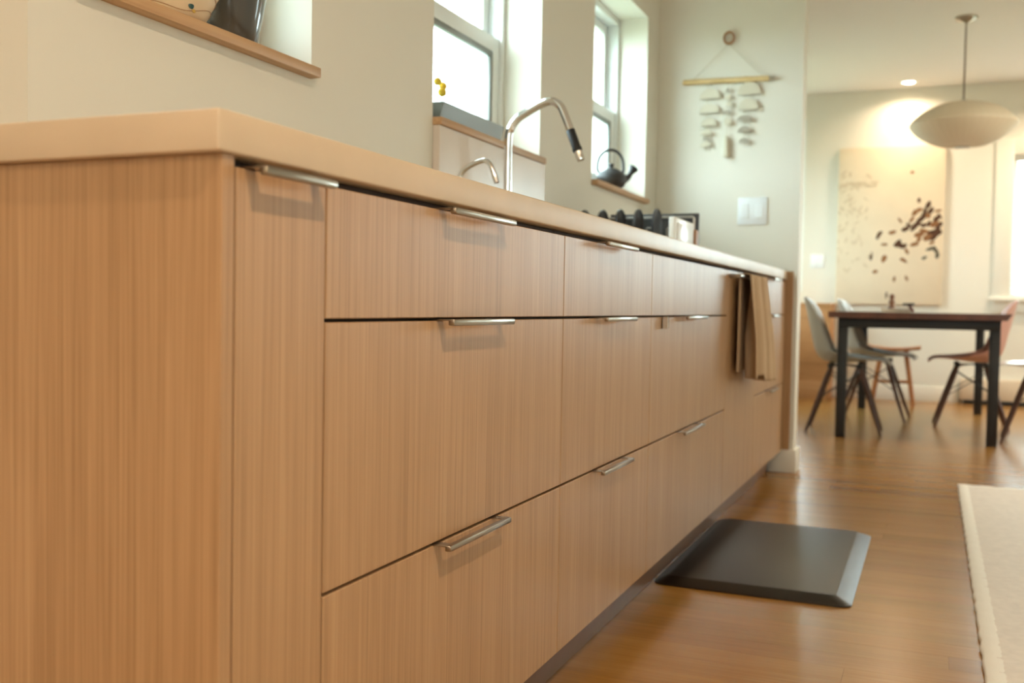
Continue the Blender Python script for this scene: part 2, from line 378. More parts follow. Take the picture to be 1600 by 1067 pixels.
for nm, (a, b, z0, z1) in (('window_5', W5),):
    r = struct_root(nm, ((a + b) / 2, 8.2, z0)); fb = bmesh.new()
    for q in ((a, a + .04, z0, z1), (b - .04, b, z0, z1), (a + .04, b - .04, z0, z0 + .04), (a + .04, b - .04, z1 - .04, z1)):
        box(fb, q[0], q[1], 8.30, 8.34, q[2], q[3], bev=.002)
    f = obj('window_frame', fb, 'sash', r, smooth=30)
    obj('pane', BX(a + .04, b - .04, 8.318, 8.322, z0 + .04, z1 - .04), 'glass', f, smooth=0)
for nm, (a, b, z0, z1), sw in (('window_6', W6, False), ('window_7', W7, True)):
    r = struct_root(nm, ((a + b) / 2, -3.0, z0) if sw else (3.2, (a + b) / 2, z0)); fb = bmesh.new(); c = (a + b) / 2
    def wb(bm, d0, d1, y0, y1, zz0, zz1, bev=0):
        if sw: box(bm, y0, y1, -3.0 - (d1 - 3.2), -3.0 - (d0 - 3.2), zz0, zz1, bev=bev)
        else: box(bm, d0, d1, y0, y1, zz0, zz1, bev=bev)
    for q in ((a, a + .05, z0, z1), (c - .025, c + .025, z0, z1), (b - .05, b, z0, z1), (a + .05, b - .05, z0, z0 + .05), (a + .05, b - .05, z1 - .05, z1)): wb(fb, 3.3, 3.34, *q, bev=.002)
    f = obj('window_frame', fb, 'sash', r, smooth=30)
    for y0, y1 in ((a + .05, c - .025), (c + .025, b - .05)):
        pb = bmesh.new(); wb(pb, 3.318, 3.322, y0, y1, z0 + .05, z1 - .05); obj('pane', pb, 'glass', f, smooth=0)

# ================================================================== KITCHEN RUN
ZC0, ZC1 = .8743, .914; OV, OE = .0057, .0122; YEND = 3.868
Z1, Z2, ZB, ZT = .7154, .4086, .10, .8635
YA, YB_, YC, YD, YE, YG = .0192, .1745, .9435, 1.5559, 2.4909, 3.080
bm = BX(-0.612, OV, -OE, YEND, ZC0, ZC1, bev=.0028, seg=3)
tag(obj('countertop', bm, 'quartz', smooth=30), 'long cream quartz countertop slab running over the oak base cabinets', 'countertop')
bm = BX(-0.60, 0.0, 0.0, YA - .0012, .0, ZC0 - .0003, bev=.0008, seg=1)
tag(obj('end_panel', bm, 'veneer', smooth=30), 'wide light oak end panel closing the near end of the cabinet run', 'panel')
bm = BX(-0.60, 0.034, YEND + .001, YS0 - .0155, .106, .912, bev=.001, seg=1)
tag(obj('end_panel', bm, 'veneer', smooth=30), 'slim oak panel finishing the cabinet run against the white partition wall', 'panel')
bm = BX(-0.075, -0.060, YA, YEND, 0.0005, .0995)
tag(obj('toe_kick', bm, 'toe', smooth=0), 'recessed brown toe kick board along the floor under the drawers', 'toe kick')
def handle(yc, ztop, ln, parent):
    """thin U-shaped edge pull: two flat tabs over the drawer edge and a bar between them"""
    bm = bmesh.new(); h = ln / 2; zt = ztop + .0022
    for s in (-1, 1):
        y0, y1 = sorted((yc + s * h, yc + s * (h - .017)))
        box(bm, -0.016, .0245, y0, y1, zt - .0022 + .0003, zt, bev=.0006, seg=1)
    box(bm, .0165, .0265, yc - h, yc + h, zt - .0085, zt + .0004, bev=.0025, seg=2)
    return obj('handle', bm, 'steel', parent, 'slim brushed metal edge pull', smooth=40)
def front(y0, y1, z0, z1, parent, name='drawer_front'):
    g = .0014
    return obj(name, BX(-0.019, 0.0, y0 + g, y1 - g, z0, z1, bev=.0009, seg=1), 'veneer', parent, smooth=30)
def unit(y0, y1, label, name='drawer_cabinet', cat='cabinet'):
    t = thing(name, label, cat, (-0.3, (y0 + y1) / 2, .1))
    obj('body', BX(-0.58, -0.0215, y0 + .0008, y1 - .0008, .1005, ZC0 - .0006), 'dark_in', t, smooth=0)
    return t
g = .0022
t = unit(YA, YB_, 'narrow oak pull-out cabinet with a short edge pull beside the near end panel', 'pull_out_cabinet')
f = front(YA, YB_, ZB, ZT, t, 'door'); handle(.0955, ZT, .125, f)
def drawers(t, y0, y1, hl, hc=None, top=True):
    hc = hc if hc else (y0 + y1) / 2
    for z0, z1, hh in ((Z1 + g, ZT, top), (Z2 + g, Z1 - g, True), (ZB, Z2 - g, True)):
        f = front(y0, y1, z0, z1, t)
        if hh: handle(hc, z1, hl, f)
t = unit(YB_, YC, 'widest oak three-drawer cabinet at the near end, next to the narrow pull-out'); drawers(t, YB_, YC, .212, .55)
t = unit(YC, YD, 'narrower oak three-drawer cabinet, second drawer stack from the near end'); drawers(t, YC, YD, .212, 1.24)
t = unit(YD, YE, 'oak sink cabinet with a handle-less top front and a small hook on its middle drawer', 'sink_cabinet'); drawers(t, YD, YE, .24, 1.965, top=False)
t = unit(YE, YG, 'dishwasher behind a full-height oak front panel with a towel on its handle', 'dishwasher', 'dishwasher')
f = front(YE, YG, ZB, ZT, t, 'door')
hb = bmesh.new()
for y in (2.53, 3.02): box(hb, 0.0, .04, y - .007, y + .007, .838, .852, bev=.002)
tube(hb, [(.036, 2.50, .845), (.036, 3.05, .845)], .0065, 10)
obj('handle', hb, 'steel', f, 'long bar handle', smooth=40)
t = unit(YG, YEND, 'far oak three-drawer cabinet between the dishwasher and the partition wall'); drawers(t, YG, YEND, .2)
# hook over the middle drawer of the sink cabinet
bm = bmesh.new(); y0, y1 = 1.652, 1.715
box(bm, -.014, .004, y0, y1, Z1 - .0018, Z1 - .0006); box(bm, .0015, .004, y0, y1, Z1 - .03, Z1 - .0006, bev=.0008, seg=1); box(bm, .0015, .017, y0, y0 + .006, Z1 - .03, Z1 - .0006, bev=.0008, seg=1)
tag(obj('drawer_hook', bm, 'chrome', smooth=30, origin=(0, 1.68, Z1)), 'small metal hook clipped over the middle drawer of the sink cabinet', 'hook')
# splash panel under the middle window
bm = BX(XW + .0005, XW + .021, 1.598, 2.371, ZC1 + .0003, ZS - .0005, bev=.0012, seg=1)
tag(obj('splash_panel', bm, 'splash', smooth=30), 'glossy pale splash panel standing on the counter under the middle window', 'splash panel')
# towel hung over the dishwasher handle
def towel():
    bm = bmesh.new(); NY, NZ = 44, 34
    def surf(front_side, u, v):   # u across 0..1, v down 0..1
        y = 2.60 + u * (.36 + .10 * v * (u > .3)) - .012 * v
        amp = .006 + .024 * min(1, v * 1.6)
        x = .050 + amp * (sin(u * 15.0 + .5) * .8 + .35 * sin(u * 31 + 2)) + .012 * v
        z = .852 - v * ((.37 if u > .42 else .345) + .006 * sin(u * 9))
        if not front_side: x = min(.028, x - .022); x = .020 + .004 * sin(u * 15 + .5); z = .852 - v * .325
        if v < .06: x += 0
        return Vector((x, y, z))
    def grid(fs):
        rows_ = []
        for j in range(NZ + 1):
            rows_.append([bm.verts.new(surf(fs, i / NY, j / NZ)) for i in range(NY + 1)])
        for j in range(NZ):
            for i in range(NY): bm.faces.new((rows_[j][i], rows_[j][i + 1], rows_[j + 1][i + 1], rows_[j + 1][i]))
        return rows_[0]
    A = grid(True); B = grid(False)
    mid = [bm.verts.new(Vector((.036, (a.co.y + b.co.y) / 2, .8545))) for a, b in zip(A, B)]
    for i in range(NY):
        bm.faces.new((A[i], A[i + 1], mid[i + 1], mid[i])); bm.faces.new((mid[i], mid[i + 1], B[i + 1], B[i]))
    return bm
tw = obj('dish_towel', towel(), 'towel', smooth=80, origin=(.036, 2.78, .85)); sm = tw.modifiers.new('thick', 'SOLIDIFY'); sm.thickness = .003
tag(tw, 'taupe linen towel folded over the dishwasher handle', 'towel')

# ---- faucets
FX, FY = -0.53, 1.91
t = thing('kitchen_faucet', 'tall chrome pull-down kitchen faucet with a black grip on the counter', 'faucet', (FX, FY, ZC1))
pts = [(FX, FY, ZC1), (FX, FY, 1.05), (FX, FY, 1.19)] + spline([(FX, FY, 1.205), (FX + .004, FY, 1.238), (-.506, FY, 1.270), (-.470, FY, 1.291), (-.425, FY, 1.312), (-.396, FY, 1.316), (-.372, FY, 1.301), (-.356, FY, 1.27), (-.341, FY, 1.233)], 8)
obj('spout', TB(pts, .0118, 18), 'chrome', t, smooth=60)
obj('base_ring', LT([(0, 0), (.026, 0), (.026, .006), (.022, .010), (.012, .010), (0, .010)], (FX, FY, ZC1 + .0002)), 'chrome', t, smooth=40)
P0, P1, P2 = Vector((-.341, FY, 1.233)), Vector((-.317, FY, 1.172)), Vector((-.307, FY, 1.147))
obj('grip', TB([P0, P0.lerp(P1, .03), P0.lerp(P1, .8), P0.lerp(P1, .9), P1], [.0115, .0128, .0128, .0145, .0135], 18), 'black_rub', t, 'black rubber grip of the spray head', smooth=50)
obj('nozzle', TB([P1, P1.lerp(P2, .7), P2], [.0118, .0122, .0105], 18), 'chrome', t, smooth=50)
SYf = 1.599
t = thing('filter_tap', 'small chrome filtered-water tap with a bent spout left of the tall faucet', 'tap', (FX - .004, SYf, ZC1))
pts = [(-.535, SYf, ZC1), (-.535, SYf, 1.03)] + spline([(-.535, SYf, 1.05), (-.530, SYf, 1.074), (-.515, SYf, 1.090), (-.485, SYf, 1.104), (-.462, SYf, 1.108), (-.447, SYf, 1.099), (-.437, SYf, 1.078), (-.427, SYf, 1.050)], 8)
obj('spout', TB(pts, .0068, 14), 'chrome', t, smooth=60)
obj('base_ring', LT([(0, 0), (.017, 0), (.017, .005), (.012, .008), (0, .008)], (-.535, SYf, ZC1 + .0002)), 'chrome', t, smooth=40)

# ---- dish rack with plates on the counter
RY = 2.70
t = thing('dish_rack', 'black dish rack with pale wire rails standing at the far end of the counter', 'dish rack', (-.36, RY, ZC1))
obj('tray', BX(-.585, -.215, RY - .10, RY + .13, ZC1 + .0003, ZC1 + .012, bev=.004), 'black_metal', t, smooth=40)
bm = bmesh.new(); box(bm, -.50, -.168, RY + .112, RY + .122, ZC1 + .012, 1.079, bev=.003)
obj('back_panel', bm, 'charcoal', t, smooth=40)
for yy, z in ((RY + .085, 1.063), (RY + .05, 1.022)):
    lo = z < 1.05; x0 = -.44 if lo else -.56
    for xa, xb in (((-.455, -.395), (-.345, -.300), (-.268, -.222)) if lo else ((-.56, -.18),)):
        bm = bmesh.new(); tube(bm, [(xa, yy, ZC1 + .012), (xa, yy, z - .004), (xa + .004, yy, z), (xb - .004, yy, z), (xb, yy, z - .004), (xb, yy, ZC1 + .012)], .0042 if not lo else .0036, 8)
        obj('rail', bm, 'wire', t, 'pale wire rail', smooth=60)
bm = bmesh.new()
for dy in (-.062, .002): tube(bm, [(-.575, RY + dy, .957), (-.235, RY + dy, .957)], .003, 6); [tube(bm, [(x, RY + dy, ZC1 + .012), (x, RY + dy, .957)], .003, 6) for x in (-.575, -.235)]
obj('plate_rest', bm, 'black_metal', t, smooth=60)
for i, x in enumerate((-.557, -.489, -.424, -.358, -.291)):
    R = .061; cz = 1.083 - R
    bm = LT([(0, 0), (R * .6, 0), (R * .94, .001), (R, .004), (R, .010), (R * .95, .012), (R * .8, .007), (R * .6, .006), (0, .006)], seg=40)
    bmesh.ops.rotate(bm, cent=(0, 0, 0), matrix=Matrix.Rotation(pi / 2, 3, 'Y'), verts=bm.verts)
    bmesh.ops.translate(bm, vec=(x, RY - .03, cz + .001), verts=bm.verts)
    lab = ['hindmost slate-grey plate in the dish rack, almost hidden by the counter edge', 'second dark plate from the window in the dish rack', 'middle one of five dark plates standing in the dish rack', 'fourth dark plate from the window in the dish rack', 'dark plate nearest the white tray in the dish rack'][i]
    tag(obj('plate', bm, 'plate_dk', smooth=50, origin=(x, RY, cz - R)), lab, 'plate', 'plates in the dish rack')
bm = bmesh.new(); box(bm, -.172, -.150, 2.385, 2.655, ZC1 + .0005, 1.029, bev=.006, seg=3); box(bm, -.1505, -.146, 2.41, 2.63, ZC1 + .02, 1.012, bev=.002)
tag(obj('serving_tray', bm, 'white_gloss', smooth=40, origin=(-.16, 2.52, ZC1)), 'white rectangular tray standing on its edge beside the dark plates', 'tray')
bm = BX(-.207, -.144, 2.664, 2.702, ZC1 + .0005, 1.008, bev=.004)
tag(obj('wooden_block', bm, 'cutting', smooth=40, origin=(-.175, 2.683, ZC1)), 'brown wooden block standing right behind the white tray', 'block')

# ---- sill 1: bowl and dark vase
bm = LT([(0, 0), (.048, 0), (.058, .010), (.082, .06), (.090, .115), (.092, .15), (.089, .152), (.084, .11), (.073, .05), (.045, .014), (0, .012)], (-.655, .668, SILL_T + .0005), 48)
t = thing('ceramic_bowl', 'cream ceramic bowl with fine brown lines and dots on the nearest window ledge', 'bowl', (-.655, .668, SILL_T))
obj('body', bm, 'bowl', t, smooth=50)
def bowl_r(z): return .058 + (z - .010) / .05 * .024 if z < .06 else .082 + (z - .06) / .055 * .008
for k in range(5):
    ph = k * .7; pts = []
    for q in range(60):
        a_ = 2 * pi * q / 60; z = .018 + k * .021 + .006 * sin(a_ * 3 + ph); r_ = bowl_r(z) + .0004
        pts.append((-.655 + r_ * cos(a_), .668 + r_ * sin(a_), SILL_T + z))
    obj('painted_line', TB(pts, .0007, 5, closed=True), 'bowl_line', t, smooth=60)
for az, z, rr, m in ((-20, .021, .0056, 'teal'), (-13, .0145, .0040, 'ochre'), (-80, .06, .005, 'teal'), (20, .07, .005, 'ochre'), (-150, .05, .005, 'teal')):
    a_ = radians(az); r_ = bowl_r(z); c = Vector((-.655 + r_ * cos(a_), .668 + r_ * sin(a_), SILL_T + z))
    bm = bmesh.new(); bmesh.ops.create_uvsphere(bm, u_segments=12, v_segments=8, radius=rr); bmesh.ops.scale(bm, vec=(.25, 1, 1), verts=bm.verts)
    bmesh.ops.rotate(bm, cent=(0, 0, 0), matrix=Matrix.Rotation(a_, 3, 'Z'), verts=bm.verts); bmesh.ops.translate(bm, vec=c, verts=bm.verts)
    obj('painted_dot', bm, m, t, smooth=60)
bm = LT([(0, 0), (.048, 0), (.051, .004), (.064, .07), (.076, .14), (.082, .19), (.077, .20), (.074, .19), (.066, .12), (.046, .012), (0, .010)], (-.672, .846, SILL_T + .0005), 48)
tag(obj('planter', bm, 'vase_dk', smooth=50, origin=(-.672, .846, SILL_T)), 'glossy dark grey tapered vase on the nearest window ledge, right of the cream bowl', 'vase')

# ---- sill 2: zinc trough, glass, yellow flowers
t = thing('planter_trough', 'long low grey metal trough on the ledge of the middle window', 'planter', (-.65, 1.87, SILL_T))
bm = bmesh.new()
ya, yb, za, zb = 1.668, 2.075, SILL_T + .0005, 1.284
extrude_poly(bm, [(-.632, ya, za), (-.617, ya, zb), (-.620, ya, zb), (-.635, ya, za + .003)], (0, yb - ya, 0))
extrude_poly(bm, [(-.690, ya, za), (-.705, ya, zb), (-.702, ya, zb), (-.687, ya, za + .003)], (0, yb - ya, 0))
box(bm, -.690, -.632, ya, yb, za, za + .003)
obj('body', bm, 'zinc', t, smooth=0)
for y in (ya, yb):
    bm = bmesh.new(); extrude_poly(bm, [(-.690, y - .002, za), (-.632, y - .002, za), (-.617, y - .002, zb), (-.705, y - .002, zb)], (0, .004, 0)); obj('end_plate', bm, 'zinc', t, smooth=0)
VX, VY = -.672, 1.628
gv = LT([(0, 0), (.022, 0), (.026, .006), (.027, .03), (.021, .052), (.023, .06), (.0215, .06), (.0195, .052), (.0245, .03), (.022, .008), (0, .006)], (VX, VY, SILL_T + .0005), 24)
tag(obj('bud_vase', gv, 'clear', smooth=50, origin=(VX, VY, SILL_T)), 'small clear glass vase on the middle window ledge, holding yellow flowers', 'vase')
for i, (bx_, by_, bz_, r_, lab) in enumerate(((-.68, 1.750, 1.358, .0118, 'topmost yellow ball flower, leaning over the left end of the trough'), (-.68, 1.783, 1.352, .0118, 'right-hand yellow ball flower above the grey trough'), (-.676, 1.771, 1.332, .0130, 'lowest and palest yellow ball flower above the grey trough'))):
    t = thing('ball_flower', lab, 'flower', (VX, VY, SILL_T + .01), 'yellow ball flowers in the small vase')
    obj('stem', TB(spline([(VX + .004 * (i - 1), VY, SILL_T + .010), (VX + .004 * (i - 1), VY + .012, SILL_T + .062), (VX - .004, VY + .07, SILL_T + .062 + .03), (bx_, by_, bz_)], 6), .0009, 6), 'stem', t, smooth=60)
    bm = bmesh.new(); bmesh.ops.create_icosphere(bm, subdivisions=3, radius=r_); bmesh.ops.translate(bm, vec=(bx_, by_, bz_), verts=bm.verts)
    for v in bm.verts: v.co += (v.co - Vector((bx_, by_, bz_))) * random.uniform(-.05, .05)
    obj('flower_head', bm, 'button', t, smooth=60)

# ---- sill 3: cast iron kettle and frosted jar
KX, KY = -.655, 3.305
t = thing('kettle', 'black cast iron kettle with an arched handle on the far window ledge', 'kettle', (KX, KY, SILL_T))
prof = [(0, .006), (.036, .006), (.052, .016), (.063, .038), (.060, .056), (.046, .070), (.034, .075), (.033, .077), (.020, .083), (.008, .085), (.008, .092), (.011, .097), (.008, .102), (0, .103)]
obj('body', LT(prof, (KX, KY, SILL_T), 36), 'iron', t, smooth=50)
for k in range(3):
    a_ = 2 * pi * k / 3; obj('foot', LT([(0, 0.0003), (.007, 0.0003), (.009, .012), (0, .012)], (KX + .034 * cos(a_), KY + .034 * sin(a_), SILL_T), 10), 'iron', t)
hp = [(KX + .0, KY - .050, SILL_T + .066), (KX, KY - .056, SILL_T + .085), (KX, KY - .048, SILL_T + .125), (KX, KY - .018, SILL_T + .152), (KX, KY + .018, SILL_T + .150), (KX, KY + .044, SILL_T + .122), (KX, KY + .050, SILL_T + .085), (KX, KY + .046, SILL_T + .066)]
c_, s_ = cos(radians(-62)), sin(radians(-62))
rot = lambda p: (KX + (p[0] - KX) * c_ - (p[1] - KY) * s_, KY + (p[0] - KX) * s_ + (p[1] - KY) * c_, p[2])
obj('handle', TB(spline([rot(p) for p in hp], 6), .0058, 10), 'iron', t, smooth=60)
sp = spline([(KX + .038, KY + .040, SILL_T + .042), (KX + .054, KY + .058, SILL_T + .056), (KX + .064, KY + .070, SILL_T + .078), (KX + .070, KY + .078, SILL_T + .092)], 6)
obj('spout', TB(sp, [.016 - .006 * min(1, i / 9) + (.011 * max(0, (i - 10) / 8)) for i in range(len(sp))], 14), 'iron', t, smooth=60)
t.scale = (1.06, 1.06, 1.1)
tag(obj('jar', LT([(0, 0), (.020, 0), (.022, .004), (.022, .035), (.019, .042), (.0175, .042), (.02, .035), (.02, .006), (0, .005)], (-.66, 3.055, SILL_T + .0005), 24), 'frost', smooth=50, origin=(-.66, 3.055, SILL_T)), 'small frosted glass jar left of the black kettle', 'jar')

# ---- wall hanging on the partition
WY = YS0 - .016
t = thing('wall_hanging', 'shell mobile hanging from a pale wooden dowel on the partition wall', 'wall hanging', (-.283, YS0, 1.97))
rp = [(-.283 + .022 * cos(2 * pi * k / 28), WY, 1.978 + .026 * sin(2 * pi * k / 28)) for k in range(28)]
obj('ring', TB(rp, .0062, 10, closed=True), 'rattan', t, 'woven brown ring', smooth=60)
bm = bmesh.new(); tube(bm, [(-.283, WY, 1.952), (-.445, WY, 1.797)], .0016, 6); tube(bm, [(-.283, WY, 1.952), (-.125, WY, 1.791)], .0016, 6)
obj('cord', bm, 'cord', t, smooth=60)
dw = obj('dowel', TB([(-.492, WY, 1.789), (-.098, WY, 1.782)], .0125, 14), 'dowel', t, smooth=50)
obj('dowel_cap', TB([(-.098, WY, 1.782), (-.074, WY, 1.7815)], [.0105, .008], 12), 'shell_dk', dw, 'dark grey tip', smooth=50)
def half_moon(bm, cx, z, wd, ht, tilt=0, flip=False, thick=.004, yo=0):
    pts = []
    n = 12
    for k in range(n + 1):
        a_ = pi * k / n; pts.append((wd * cos(a_), ht * sin(a_) * (-1 if flip else 1)))
    q = [(cx + x * cos(tilt) - zz * sin(tilt), WY + yo - thick / 2, z + x * sin(tilt) + zz * cos(tilt)) for x, zz in pts]
    extrude_poly(bm, q, (0, thick, 0))
specs = [(-.376, [(1.708, .048, .046, 0.04, 'shell_pc', .012), (1.642, .046, .042, .03, 'shell_pc', .010), (1.583, .036, .038, .02, 'shell_pc', .010), (1.543, .028, .022, .15, 'shell_pc', 0), (1.515, .018, .016, -.2, 'shell_dk', 0), (1.487, .027, .024, .2, 'shell_pc', 0)], 1.466),
         (-.283, [(1.735, .010, .016, 0, 'shell_dk', 0), (1.700, .016, .022, .5, 'shell_pc', .006), (1.668, .015, .020, -.4, 'shell_pc', .006), (1.636, .020, .014, 0, 'shell_dk', .0), (1.584, .018, .034, .3, 'shell_pc', .006)], 1.44),
         (-.203, [(1.716, .052, .056, 0, 'shell_pc', .016), (1.648, .046, .050, 0, 'shell_pc', .014), (1.600, .033, .024, -.08, 'shell_dk', 0), (1.548, .030, .024, 0, 'shell_dk', 0), (1.498, .024, .022, -.1, 'shell_dk', 0)], 1.49)]
for si, (cx, pcs, zend) in enumerate(specs):
    bm = bmesh.new(); tube(bm, [(cx, WY, 1.797), (cx, WY, zend)], .0014, 6); tube(bm, [(cx + .014 * cos(q * pi / 4), WY, 1.785 + .014 * sin(q * pi / 4)) for q in range(8)], .0018, 6, closed=True)
    st = obj('strand', bm, 'cord', t, smooth=60)
    for (z, wd, ht, tl, m, off) in pcs:
        bm = bmesh.new(); half_moon(bm, cx + off, z, wd, ht, tl); obj('half_moon', bm, m, st, smooth=30)
        bm = bmesh.new(); tube(bm, [(cx - wd + off, WY, z - .003), (cx + wd + off, WY, z - .003 + 2 * wd * tl * .5)], .0017, 6); obj('bar', bm, 'shell_dk', st, smooth=60)
    if si == 1:
        obj('tassel', TB([(cx, WY, 1.535), (cx, WY, 1.52), (cx + .002, WY, 1.435)], [.004, .011, .014], 12), 'cord', st, 'pale brown tassel', smooth=50)
# ---- switches
def switch(name, label, x0, x1, z0, z1, y, n):
    t = thing(name, label, 'switch', ((x0 + x1) / 2, y, (z0 + z1) / 2))
    obj('plate', BX(x0, x1, y - .007, y - .0003, z0, z1, bev=.003), 'switch', t, smooth=40)
    wd = (x1 - x0) / n
    for k in range(n):
        c = x0 + wd * (k + .5); bm = bmesh.new(); zc = (z0 + z1) / 2
        box(bm, c - .0165, c + .0165, y - .0085, y - .006, zc - .0335, zc + .0335, bev=.001)
        extrude_poly(bm, [(c - .0145, y - .0085, zc - .031), (c - .0145, y - .0135, zc - .031), (c - .0145, y - .0090, zc + .031), (c - .0145, y - .0085, zc + .031)], (.029, 0, 0))
        obj('rocker', bm, 'switch', t, smooth=30)
switch('light_switch', 'white double rocker light switch on the partition wall beneath the shell mobile', -.226, -.094, 1.124, 1.249, YS0, 2)
switch('light_switch', 'small white switch plate on the far dining wall left of the painting', -.375, -.262, 1.105, 1.222, YF, 2)

# ---- anti-fatigue mat
bm = bmesh.new()
def rrect(x0, x1, y0, y1, r, z, n=5):
    out = []
    for cx, cy, a0 in ((x1 - r, y1 - r, 0), (x0 + r, y1 - r, 90), (x0 + r, y0 + r, 180), (x1 - r, y0 + r, 270)):
        for k in range(n + 1):
            a_ = radians(a0 + 90 * k / n); out.append(bm.verts.new((cx + r * cos(a_), cy + r * sin(a_), z)))
    return out
x0, x1, y0, y1 = -.052, .452, 1.822, 2.70
L0 = rrect(x0, x1, y0, y1, .03, .0005); L1 = rrect(x0, x1, y0, y1, .03, .004); L2 = rrect(x0 + .030, x1 - .038, y0 + .030, y1 - .038, .022, .0195); L3 = rrect(x0 + .034, x1 - .042, y0 + .034, y1 - .042, .02, .0205)
n_ = len(L0)
for A, B in ((L0, L1), (L1, L2), (L2, L3)):
    for i in range(n_): bm.faces.new((A[i], A[(i + 1) % n_], B[(i + 1) % n_], B[i]))
bm.faces.new(L3); bm.faces.new(list(reversed(L0)))
ma = obj('floor_mat', bm, 'mat_foam', smooth=25, origin=(.2, 2.26, 0)); tag(ma, 'dark brown cushioned kitchen mat with sloping edges, lying beside the oak drawers', 'mat')
# ---- rug
t = thing('rug', 'cream ribbed cotton rug with a white bound edge on the floor at right', 'rug', (1.4, 1.6, 0))
RX0, RX1, RY0, RY1 = .735, 2.3, -.9, 3.88
bm = bmesh.new(); NR = 150
prev = None
for i in range(NR * 2 + 1):
    y = RY0 + .03 + (RY1 - RY0 - .06) * i / (NR * 2); z = .008 + (.0016 if i % 2 else 0)
    cur = [bm.verts.new((x, y, z)) for x in (RX0 + .028, RX1 - .028)]
    if prev: bm.faces.new((prev[0], prev[1], cur[1], cur[0]))
    prev = cur
box(bm, RX0 + .01, RX1 - .01, RY0 + .01, RY1 - .01, .0004, .006)
obj('field', bm, 'rug', t, smooth=80)
def binding(p0, p1, wd, side):
    bm = bmesh.new(); p0 = Vector(p0); p1 = Vector(p1); d = (p1 - p0); n = max(4, int(d.length / .03)); nrm = Vector((-d.y, d.x, 0)).normalized() * side
    rows_ = []
    for i in range(n + 1):
        c = p0 + d * i / n; wob = .0015 * sin(i * 1.7) + .001 * sin(i * 4.1); zt = .0105 + .0015 * sin(i * 2.2)
        rows_.append([bm.verts.new(c + nrm * a_ + Vector((0, 0, z))) for a_, z in ((0 + wob, .0005), (0 + wob, .007), (.005 + wob, zt), (wd - .006, zt), (wd, .007), (wd, .001))])
    for A, B in zip(rows_, rows_[1:]):
        for k in range(5): bm.faces.new((A[k], A[k + 1], B[k + 1], B[k]))
    bm.faces.new(rows_[0]); bm.faces.new(list(reversed(rows_[-1])))
    return obj('binding', bm, 'rug_edge', t, 'white stitched edge strip', smooth=60)
binding((RX0, RY0, 0), (RX0, RY1, 0), .042, -1); binding((RX0, RY1, 0), (RX1, RY1, 0), .042, -1); binding((RX1, RY1, 0), (RX1, RY0, 0), .042, -1); binding((RX1, RY0, 0), (RX0, RY0, 0), .042, -1)

# ================================================================== DINING ROOM
TZ = .735
t = thing('dining_table', 'dining table with a dark live-edge top on a black square metal frame', 'table', (.53, 6.3, 0))
bm = bmesh.new(); N = 40; ya, yb = 5.23, 7.42; rows_ = []
rg = random.Random(5)
for i in range(N + 1):
    y = ya + (yb - ya) * i / N; wl = .004 * sin(i * .9) + .003 * sin(i * 2.3); wr = .012 * sin(i * .5 + 1) + .006 * sin(i * 1.7)
    rows_.append([bm.verts.new((x, y, z)) for x, z in ((.062 + wl, TZ - .036), (.060 + wl, TZ), (.998 + wr, TZ), (.975 + wr, TZ - .036))])
for A, B in zip(rows_, rows_[1:]):
    for k in range(4): bm.faces.new((A[k], A[(k + 1) % 4], B[(k + 1) % 4], B[k]))
bm.faces.new(rows_[0]); bm.faces.new(list(reversed(rows_[-1])))
obj('tabletop', bm, 'walnut', t, smooth=30)
for x, y in ((.107, 5.33), (.907, 5.33), (.107, 7.22), (.907, 7.22)):
    obj('leg', BX(x, x + .055, y, y + .055, .0005, TZ - .092, bev=.003), 'black_metal', t, smooth=30)
for q in ((.107, .962, 5.33, 5.385), (.107, .962, 7.22, 7.275), (.107, .162, 5.385, 7.22), (.907, .962, 5.385, 7.22)):
    obj('rail', BX(*q, TZ - .092, TZ - .0365, bev=.003), 'black_metal', t, smooth=30)
# ---- shell chairs
def chair_shell():
    st = [(.238, .418, .185, .000), (.228, .432, .205, .000), (.19, .442, .222, .006), (.10, .436, .232, .018), (.0, .424, .235, .044), (-.09, .420, .233, .072), (-.155, .436, .228, .094), (-.196, .480, .220, .100), (-.217, .545, .212, .094), (-.236, .63, .205, .082), (-.256, .72, .196, .062), (-.270, .785, .172, .036), (-.276, .812, .140, .016), (-.278, .822, .100, .010)]
    S = spline([(a_, b_, 0) for a_, b_, _, _ in st], 3); Wd = spline([(c, d, 0) for _, _, c, d in st], 3)
    bm = bmesh.new(); NV = 20; rows_ = []
    for i in range(len(S)):
        tn = (S[min(i + 1, len(S) - 1)] - S[max(i - 1, 0)]).normalized(); nx, nz = tn.y, -tn.x
        if nz < 0 and nx < 0: nx, nz = -nx, -nz
        if nz < 0 and abs(nz) > abs(nx): nx, nz = -nx, -nz
        if nx < 0 and abs(nx) > abs(nz): nx, nz = -nx, -nz
        row = []
        for k in range(NV + 1):
            v = -1 + 2 * k / NV; up = Wd[i].y * abs(v) ** 2.4
            row.append(bm.verts.new((S[i].x + nx * up, v * Wd[i].x * (1 - .04 * v * v), S[i].y + nz * up)))
        rows_.append(row)
    for A, B in zip(rows_, rows_[1:]):
        for k in range(NV): bm.faces.new((A[k], A[k + 1], B[k + 1], B[k]))
    return bm
